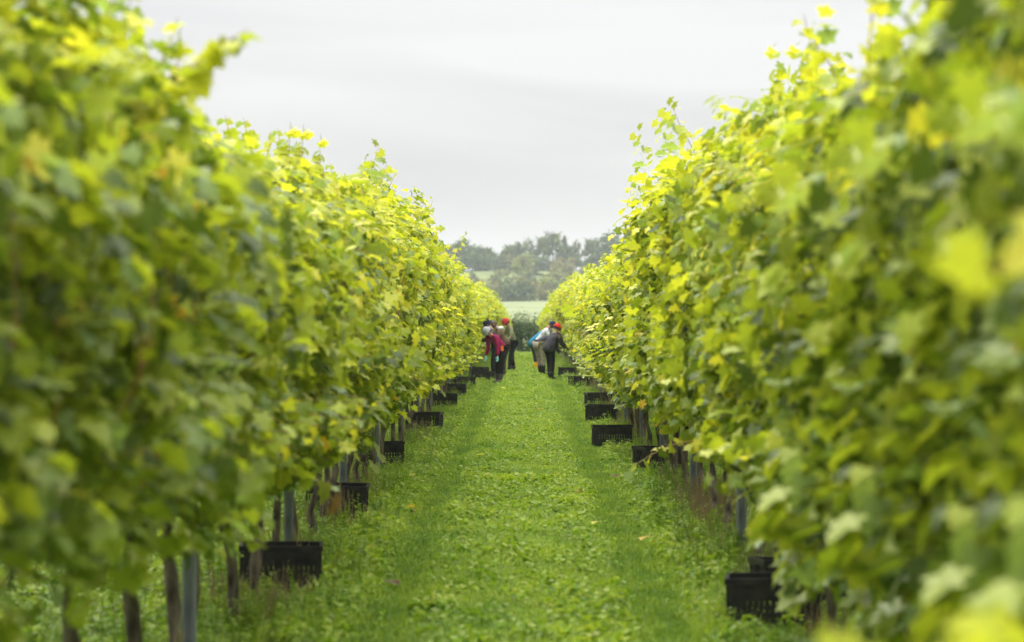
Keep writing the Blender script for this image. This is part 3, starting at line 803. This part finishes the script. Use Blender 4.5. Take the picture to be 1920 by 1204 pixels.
# ------------------------------------------------------------------ end hedge, hill trees and shrubs
def crown_mesh(name, seed, blobs, nleaf, lsize, cols, hollow=0.55):
    """small tilted leaf clumps spread through several overlapping crown masses; blobs: (centre, radii, weight)"""
    r = np.random.default_rng(seed); w = np.array([b[2] for b in blobs], float); w /= w.sum()
    V = np.empty((nleaf, 4, 3)); T = np.empty((nleaf, 4, 3))
    pick = r.choice(len(blobs), nleaf, p=w)
    sub = {}
    for i in range(nleaf):
        c, rd, _ = blobs[pick[i]]
        if pick[i] not in sub:
            k = 16; d = r.normal(0, 1, (k, 3)); d /= np.linalg.norm(d, axis=1, keepdims=True); sub[pick[i]] = d * r.uniform(.55, 1.0, (k, 1))
        s = sub[pick[i]][r.integers(0, 16)]
        d = s + r.normal(0, .20, 3)
        p = np.array(c) + d * np.array(rd)
        n = d + r.normal(0, .6, 3) + np.array([0, 0, .5]); n /= np.linalg.norm(n)
        a = np.cross(n, r.normal(0, 1, 3)); a /= np.linalg.norm(a); b = np.cross(n, a)
        sz = lsize * r.uniform(.5, 1.3)
        V[i] = [p + a * sz, p + b * sz * .6, p - a * sz, p - b * sz * .7 - n * sz * .3]
        col = np.array(cols[r.integers(0, len(cols))]) * r.uniform(.75, 1.25)
        T[i] = col
    f = np.arange(nleaf * 4).reshape(-1, 4)
    return mk_mesh(name, V.reshape(-1, 3), f, M['tree'], T.reshape(-1, 3))
def trunk_mesh(name, h, r0, n, seed, spread=.35, top=.9):
    q = random.Random(seed); b = MB()
    pts = [(q.uniform(-.02, .02) * h * k / 5, q.uniform(-.02, .02) * h * k / 5, h * k / 5 * top - .3 * (k == 0)) for k in range(6)]
    b.tube(pts, [r0 * (1 - .16 * k) for k in range(6)], 7)
    for i in range(n):
        k = q.randint(1, 4); p = Vector(pts[k]); an = q.uniform(0, 6.28); l = h * spread * q.uniform(.6, 1)
        e = p + Vector((math.cos(an) * l * .7, math.sin(an) * l * .7, l * .75)); m = (p + e) / 2 + Vector((0, 0, l * .08))
        b.tube([p, m, e], [r0 * .45, r0 * .3, r0 * .1], 5)
        for j in range(3):
            an2 = an + q.uniform(-1, 1); e2 = m + Vector((math.cos(an2) * l * .45, math.sin(an2) * l * .45, l * .4))
            b.tube([m, e2], [r0 * .2, r0 * .06], 4)
    return b.mesh(name, M['treebark'], False, False)
G1 = [(.055, .09, .03), (.075, .115, .035), (.11, .15, .045)]
G2 = [(.13, .175, .05), (.165, .205, .055), (.10, .14, .04)]
G3 = [(.22, .20, .055), (.29, .21, .06), (.19, .20, .055), (.13, .17, .05)]
G4 = [(.27, .31, .09), (.33, .34, .1), (.22, .27, .08)]
KIND = {}
def kind(name, h, blobs, nleaf, ls, cols, seed, trunk=(.25, 8)):
    KIND[name] = (crown_mesh(name + '_crown', seed, blobs, nleaf, ls, cols), trunk_mesh(name + '_trunk', h, trunk[0], trunk[1], seed + 1), h)
kind('round_dark', 10, [((0, 0, 6.5), (4.2, 3.5, 3.2), 3), ((-2, 0, 4.2), (2.8, 2.5, 2.2), 1.4), ((2.2, .5, 4.4), (2.8, 2.5, 2.3), 1.4)], 3200, .42, G1, 1)
kind('tall_airy', 12, [((0, 0, 9.2), (2.6, 2.2, 2.2), 1.5), ((-1.8, 0, 6.6), (1.8, 1.8, 1.6), 1), ((1.7, .4, 6.8), (2.0, 1.6, 1.7), 1)], 1300, .38, G2, 2, (.28, 14))
kind('wispy', 10, [((0, 0, 7.6), (1.5, 1.2, 2.0), 1), ((.6, 0, 5.2), (1.1, 1, 1.4), .6)], 420, .32, G2, 3, (.2, 18))
kind('spire', 10, [((0, 0, 3.2), (1.9, 1.8, 2.6), 2), ((0, 0, 6.2), (1.2, 1.2, 2.6), 1.3), ((0, 0, 8.6), (.55, .55, 1.6), .5)], 1700, .36, G1, 4)
kind('broad', 9, [((0, 0, 5.8), (3.6, 3, 2.8), 2), ((2.6, 0, 4.6), (2.4, 2.4, 2.2), 1), ((-2.6, .3, 4.0), (2.6, 2.2, 2.2), 1)], 2600, .42, G2 + G1, 5)
kind('low', 6, [((0, 0, 3.2), (3.4, 2.6, 2.6), 1), ((-.8, 0, 1.2), (3.0, 2.2, 1.4), .6), ((2.2, 0, 2.2), (2.4, 2.2, 1.8), .6)], 1700, .40, G1 + G2, 6)
kind('russet', 6, [((0, 0, 2.9), (3.0, 2.6, 2.6), 1), ((.6, 0, 1.1), (2.8, 2.2, 1.3), .5), ((-1.8, 0, 2.2), (2.0, 2, 1.7), .5)], 1500, .38, G3, 7)
kind('pale_round', 7, [((0, 0, 4.0), (2.9, 2.6, 2.8), 1)], 1700, .36, G4, 8)
kind('ochre', 5, [((0, 0, 2.3), (2.6, 2.2, 1.9), 1)], 1200, .36, G3 + G4, 9)
def far_tree(k, px, ybase, htop, d, lab, grp=None, shrub=False):
    """px, ybase: where it stands as seen from the alley; htop: height in metres"""
    s = FPX / d; x = (px - 985) / s
    c, t_, h = KIND[k]; sc = htop / {'round_dark': 10, 'tall_airy': 11.6, 'wispy': 9.8, 'spire': 10.4, 'broad': 8.8, 'low': 5.8, 'russet': 5.5, 'pale_round': 7, 'ochre': 4.3}[k]
    nm = 'shrub' if shrub else 'tree'
    t = thing(nm, lab, nm, (x, d, gz(x, d) - .2), rnd.uniform(-.5, .5) + (math.pi if rnd.random() < .5 else 0), grp)
    t.scale = (sc * rnd.uniform(.95, 1.1), sc, sc)
    obj('trunk', t_, t); obj('crown', c, t)
    return t
ridge = [('round_dark', 868, 11.0, 'dense dark round tree at the edge of the ridge above the yellow shoot'),
         ('broad', 905, 8.4, 'paler round tree next to the dense dark one on the ridge'),
         ('broad', 965, 9.4, 'rounded tree left of the conifer spire on the ridge'),
         ('spire', 973, 10.2, 'dark narrow spire tree on the ridge'),
         ('wispy', 992, 11.2, 'thin nearly bare tree with a small tuft on top on the ridge'),
         ('tall_airy', 1018, 11.8, 'broad airy tree standing highest in the middle of the ridge'),
         ('tall_airy', 1037, 13.2, 'tall open tree with sky showing through its crown on the ridge'),
         ('spire', 1058, 12.4, 'dark tall tree at the end of the middle group'),
         ('round_dark', 1066, 8.6, 'dark spreading tree in front of the bare one'),
         ('wispy', 1080, 10.4, 'bare thin tree in the gap where sky shows down to the ridge'),
         ('tall_airy', 1108, 11.2, 'see-through tree beside the dark round one at the end of the ridge'),
         ('round_dark', 1147, 13.2, 'big dark round tree at the end of the ridge beyond the gap'),
         ('broad', 1185, 11, 'rounded tree mostly behind the vines of the red-beanie picker'),
         ('broad', 830, 9.5, 'rounded tree at the ridge end hidden mostly by the leaning shoot')]
for k, px, h, lab in ridge: far_tree(k, px, 0, h, 832 + rnd.uniform(-6, 10), lab, 'trees on the ridge')
for px in range(700, 1300, 17):
    if 1078 < px < 1100: continue
    far_tree(rnd.choice(['low', 'low', 'russet', 'broad', 'round_dark']), px + rnd.uniform(-6, 6), 0, rnd.uniform(4.8, 6.6), 824 + rnd.uniform(-8, 4),
             'low rounded tree in the dark belt along the ridge', 'belt of low trees along the ridge')
for px in [*range(640, 820, 30), *range(1210, 1340, 30)]:
    far_tree(rnd.choice(['tall_airy', 'round_dark', 'broad']), px, 0, rnd.uniform(8, 12), 836 + rnd.uniform(-6, 8), 'tall tree on the ridge hidden behind the vine rows', 'hidden ridge trees')
far_tree('pale_round', 980, 0, 7.6, 752, 'pale round bush standing alone on the slope', None, True)
far_tree('russet', 1056, 0, 5.5, 760, 'brownish rounded bush on the slope under the bare tree', None, True)
for d, lo, hi, hh, ks in ((662, 700, 1280, (4.2, 5.6), ['low', 'low', 'round_dark', 'russet']), (675, 705, 1280, (4.5, 6.0), ['low', 'russet', 'ochre', 'russet', 'pale_round']),
                          (694, 700, 1290, (3.4, 4.6), ['russet', 'ochre', 'low', 'ochre']), (712, 690, 1290, (2.4, 3.6), ['ochre', 'russet', 'pale_round', 'low']), (742, 700, 1290, (2.0, 3.4), ['ochre', 'pale_round', 'ochre', 'low']), (775, 710, 1280, (2.0, 3.0), ['ochre', 'low', 'pale_round'])):
    for px in range(lo, hi, 27):
        k = rnd.choice(ks); dark = d < 670
        if rnd.random() < (.12 if d < 730 else .5): continue
        far_tree(k, px + rnd.uniform(-9, 9), 0, rnd.uniform(*hh), d + rnd.uniform(-5, 5),
                 'dark bush in the lowest line above the pale field' if dark else 'olive and russet bush in the scrub above the pale field',
                 'lowest bushes above the field' if dark else 'scrub bushes on the slope', True)
# field-end hedge
hm = []
r = np.random.default_rng(77)
blobs = [((x, r.uniform(-.2, .2), 1.25 + r.uniform(-.1, .2)), (1.1, .8, 1.35), 1) for x in np.arange(-9, 9.1, .9)]
t = thing('hedge', 'dark green field hedge closing the grass lane beyond the pickers', 'hedge', (0, 167.5, gz(0, 167.5)), 0)
obj('foliage', crown_mesh('hedge_foliage', 31, blobs, 34000, .075, [(.035, .07, .02), (.05, .10, .025), (.09, .15, .03), (.03, .05, .02)]), t, kind='stuff')
b = MB()
for i in range(40):
    x = -9 + i * .46 + rnd.uniform(-.1, .1); b.tube([(x, 0, -.1), (x + rnd.uniform(-.2, .2), rnd.uniform(-.2, .2), 1.3), (x + rnd.uniform(-.4, .4), rnd.uniform(-.3, .3), 2.4)], [.03, .02, .006], 5)
obj('stem', b.mesh('hedge_stem', M['treebark'], False, False), t)
tl = thing('shrub', 'tall pale seeding shrub poking above the dark end hedge', 'shrub', (-.15, 169.5, gz(0, 169)), 0)
obj('crown', crown_mesh('seeding_crown', 33, [((0, 0, 1.9), (1.3, .6, 1.1), 1), ((-1.1, 0, 1.6), (.9, .6, .9), .6)], 2200, .06, [(.13, .17, .06), (.17, .19, .08), (.1, .15, .05)]), tl)
b = MB()
for i in range(10):
    a = rnd.uniform(-1, 1); b.tube([(a * .3, 0, -.1), (a, rnd.uniform(-.2, .2), 2.4 + rnd.uniform(0, .4))], [.014, .005], 4)
obj('stem', b.mesh('seeding_stem', M['treebark'], False, False), tl)

# ------------------------------------------------------------------ haze
b = MB(); b.box((0, 500, 17.5), (2200, 2200, 48))
hz = b.mesh('haze', [], False, False)
m, t_, o_ = new_mat('air'); pv = t_.nodes.new('ShaderNodeVolumePrincipled')
pv.inputs['Color'].default_value = (.86, .91, 1.0, 1); pv.inputs['Density'].default_value = 0.00024; pv.inputs['Anisotropy'].default_value = 0.2
t_.links.new(pv.outputs[0], o_.inputs['Volume']); hz.materials.clear(); hz.materials.append(m)
obj('haze', hz, None, kind='stuff')

# ------------------------------------------------------------------ ground cover
hidden = bpy.data.collections.new('ground_cover_sources')
def src_obj(name, me):
    o = bpy.data.objects.new(name, me); hidden.objects.link(o); return o
def tuft(seed, nb, h, spread, width, cols, lean=.5):
    r = np.random.default_rng(seed); V = []; Fc = []; T = []
    for i in range(nb):
        a = r.uniform(0, 6.283); p = np.array([r.normal(0, spread), r.normal(0, spread), 0]); d = np.array([math.cos(a), math.sin(a), 0]); s = np.array([-d[1], d[0], 0])
        hh = h * r.uniform(.5, 1.15); ln = hh * lean * r.uniform(.3, 1.4); w = width * r.uniform(.7, 1.2)
        b = len(V); c = np.array(cols[r.integers(0, len(cols))]) * r.uniform(.8, 1.2)
        for u, ww in ((0, 1), (.5, .85), (1, 0)):
            q = p + d * ln * u * u + np.array([0, 0, hh * (u - .25 * u * u * lean)])
            if ww: V += [q - s * w * ww, q + s * w * ww]; T += [c, c]
            else: V += [q]; T += [c * 1.15]
        Fc += [(b, b + 1, b + 3, b + 2), (b + 2, b + 3, b + 4)]
    return mk_mesh('tuft', V, Fc, M['herb'], np.array(T))
def herb(seed, nl, h, spread, size, cols, lob=False):
    r = np.random.default_rng(seed); V = []; Fc = []; T = []
    for i in range(nl):
        a = r.uniform(0, 6.283); rad = abs(r.normal(0, spread)); p = np.array([math.cos(a) * rad, math.sin(a) * rad, h * r.uniform(.3, 1.1) * (1 - .4 * rad / (spread * 2.5))])
        n = np.array([math.cos(a) * .5, math.sin(a) * .5, 1.0]) + r.normal(0, .38, 3); n /= np.linalg.norm(n)
        t = np.array([math.cos(a), math.sin(a), -.1]) + r.normal(0, .3, 3); t -= n * n.dot(t); t /= np.linalg.norm(t); x = np.cross(t, n)
        s = size * r.uniform(.6, 1.3); c = np.array(cols[r.integers(0, len(cols))]) * r.uniform(.8, 1.2); b = len(V)
        out = [(0, 0), (.38, .25), (.42, .6), (0, 1.0), (-.42, .6), (-.38, .25)]
        V += [p + s * (t * .5 - n * .08)] + [p + s * (x * u + t * v + n * .10 * abs(u)) for u, v in out]; T += [c * .9] + [c] * 6
        Fc += [(b, b + 1 + k, b + 1 + (k + 1) % 6) for k in range(6)]
    return mk_mesh('herb', V, Fc, M['herb'], np.array(T))
GA = [(.25, .40, .028), (.32, .45, .035), (.16, .29, .02), (.34, .42, .05)]
GB = [(.23, .41, .025), (.31, .48, .035), (.16, .31, .025), (.36, .47, .09)]
GD = [(.30, .24, .12), (.24, .16, .09), (.36, .30, .16), (.20, .13, .09)]
src_obj('s0', tuft(1, 26, .085, .05, .0028, GA)); src_obj('s1', tuft(2, 22, .12, .05, .003, GA, .7))
src_obj('s2', herb(3, 34, .055, .065, .021, GB)); src_obj('s3', herb(4, 24, .085, .055, .029, GB)); src_obj('s4', herb(5, 46, .05, .065, .015, GB))
# tall leafy weed
def tallweed(seed, cols, h, n, ls):
    b = MB(); q = random.Random(seed)
    for k in range(3):
        tx, ty = q.uniform(-.06, .06), q.uniform(-.06, .06); b.tube([(0, 0, -.02), (tx * .5, ty * .5, h * .5), (tx, ty, h)], [.0035, .0028, .001], 4, cols[0])
        for i in range(n):
            u = q.uniform(.15, 1); p = Vector((tx * u, ty * u, h * u)); a = q.uniform(0, 6.28); l = ls * q.uniform(.5, 1.2) * (1.2 - .6 * u)
            d = Vector((math.cos(a), math.sin(a), q.uniform(-.1, .6))) * l; s = Vector((-math.sin(a), math.cos(a), 0)) * l * .3
            c = q.choice(cols); b.add([p, p + d * .5 + s, p + d, p + d * .5 - s], [(0, 1, 2, 3)], c)
    return b.mesh('tall_weed', M['herb'], False)
src_obj('s5', tallweed(6, GB, .16, 12, .045)); src_obj('s6', tallweed(7, GA, .21, 14, .04))
src_obj('s7', tallweed(8, GD, .30, 18, .022)); src_obj('s8', tuft(9, 16, .18, .04, .0018, GD, .5))
src_obj('s9', herb(10, 7, .10, .06, .012, [(.6, .62, .4), (.6, .55, .2)]))
GT = [(.15, .29, .02), (.20, .34, .025), (.11, .23, .018)]
src_obj('s91', tuft(21, 24, .06, .055, .003, GT)); src_obj('s92', herb(22, 26, .035, .06, .016, GT))
def track(x): return max(math.exp(-((x + .84) / .20) ** 2), math.exp(-((x - .80) / .24) ** 2))
P = []; A = []
def scatter(x0, x1, y0, y1, dens, sc):
    n = int((x1 - x0) * (y1 - y0) * dens)
    X = rng.uniform(x0, x1, n); Y = rng.uniform(y0, y1, n)
    for x, y in zip(X, Y):
        tr = track(x); strip = math.exp(-((abs(x) - 1.66) / .30) ** 2)
        q = noise.noise(Vector((x * 1.6, y * .8, 3.0))); q2 = noise.noise(Vector((x * .9, y * .45, 13.0)))
        if y < 60 and any(abs(x - cx) < .33 and -1.3 < y - cy < .2 for cx, cy in CRATES) and rng.random() < .75: continue
        u = rng.random(); s = sc * rng.uniform(.7, 1.3)
        if tr > .45 + .3 * q2: k = (10 if u < .6 else (11 if u < .85 else (0 if u < .93 else 4))); s *= .85
        elif strip > .5:
            dry = max(0.0, q2 + .05) * 1.1 * (1.6 if x > 0 else .8) + (.9 if x > 1.25 and 18.6 < y < 25 and rng.random() < .5 else 0)
            if u < dry * .5: k = 7 if u < dry * .22 else 8
            elif u < .55: k = int(rng.choice([0, 1, 2, 3])); 
            elif u < .76: k = 6 if q > 0 else 5
            else: k = 2
            if rng.random() < .25: continue
        else:
            edge = min(1, max(0, (abs(x) - .95) / .5))
            if u < .42 - .35 * q - .12 * edge: k = 0 if rng.random() < .6 else 1
            elif u < .90: k = 2 + int(rng.integers(0, 3))
            elif u < .955: k = 5 if edge > .3 else 4
            elif u < .972: k = 6 if edge > .3 else 3
            elif u < .985: k = 9
            else: k = 8 if edge > .5 else 1
            s *= 1 + .35 * q + .25 * edge
        P.append((x, y, gz(x, y) - .005)); A.append((k, rng.uniform(0, 6.283), max(.3, s)))
scatter(-3.2, 3.2, 1, 11.5, 60, 1.25)
scatter(-3.2, 3.2, 11.5, 26, 300, 1.0)
scatter(-3.0, 3.0, 26, 50, 190, .95)
scatter(-2.6, 2.6, 50, 90, 80, 1.15)
scatter(-2.6, 2.6, 90, 166, 32, 1.6)
scatter(-9, -3.2, 6, 50, 30, 1.5); scatter(3.2, 9, 6, 50, 26, 1.5)
pm = bpy.data.meshes.new('grass'); pm.from_pydata(P, [], [])
A = np.array(A, dtype=np.float32)
a = pm.attributes.new('pick', 'INT', 'POINT'); a.data.foreach_set('value', A[:, 0].astype(np.int32))
rot = np.zeros((len(A), 3), dtype=np.float32); rot[:, 2] = A[:, 1]; rot[:, 0] = rng.normal(0, .1, len(A)); rot[:, 1] = rng.normal(0, .1, len(A))
a = pm.attributes.new('spin', 'FLOAT_VECTOR', 'POINT'); a.data.foreach_set('vector', rot.ravel())
a = pm.attributes.new('grow', 'FLOAT', 'POINT'); a.data.foreach_set('value', A[:, 2])
go = obj('grass', pm, None, kind='stuff')
go['label'] = 'short bright green grass and clover-like weeds carpeting the lane'; go['category'] = 'grass'
ng = bpy.data.node_groups.new('ground_cover', 'GeometryNodeTree')
ng.interface.new_socket('Geometry', in_out='INPUT', socket_type='NodeSocketGeometry'); ng.interface.new_socket('Geometry', in_out='OUTPUT', socket_type='NodeSocketGeometry')
gi = ng.nodes.new('NodeGroupInput'); g_o = ng.nodes.new('NodeGroupOutput')
ci = ng.nodes.new('GeometryNodeCollectionInfo'); ci.inputs['Collection'].default_value = hidden; ci.inputs['Separate Children'].default_value = True; ci.inputs['Reset Children'].default_value = True
ip = ng.nodes.new('GeometryNodeInstanceOnPoints'); ip.inputs['Pick Instance'].default_value = True
def na(n_, ty):
    q = ng.nodes.new('GeometryNodeInputNamedAttribute'); q.data_type = ty; q.inputs['Name'].default_value = n_; return q.outputs['Attribute']
ng.links.new(gi.outputs[0], ip.inputs['Points']); ng.links.new(ci.outputs[0], ip.inputs['Instance'])
ng.links.new(na('pick', 'INT'), ip.inputs['Instance Index']); ng.links.new(na('spin', 'FLOAT_VECTOR'), ip.inputs['Rotation']); ng.links.new(na('grow', 'FLOAT'), ip.inputs['Scale'])
ng.links.new(ip.outputs[0], g_o.inputs[0])
go.modifiers.new('ground_cover', 'NODES').node_group = ng
# fallen leaves on the grass
for i, (x, y, c) in enumerate([(-1.05, 21.9, 'gold'), (-.98, 21.7, 'brown'), (-.6, 30, 'yellow'), (.95, 19, 'gold'), (.62, 20.5, 'yellow'), (.55, 24, 'gold'), (-.9, 16, 'brown'), (.3, 44, 'gold'),
                               (-.45, 56, 'yellow'), (-.35, 61, 'yellow'), (.95, 26, 'brown'), (-1.2, 26, 'yellow'), (.2, 36, 'brown'), (-1.15, 18.3, 'gold')]):
    tv, tf = LT[i % 2]; T = np.repeat(np.array(PAL[c])[None], len(tv), 0)
    o = obj('fallen_leaf', mk_mesh('fallen_leaf', tv, tf, M['leaf'], T), None, (x, y, gz(x, y) + .085), label='fallen yellow or brown vine leaf lying on top of the grass', category='leaf', group='fallen leaves on the grass')
    o.scale = (.11, .11, .11); o.rotation_euler = (rnd.uniform(-.3, .3), rnd.uniform(-.3, .3), rnd.uniform(0, 6))
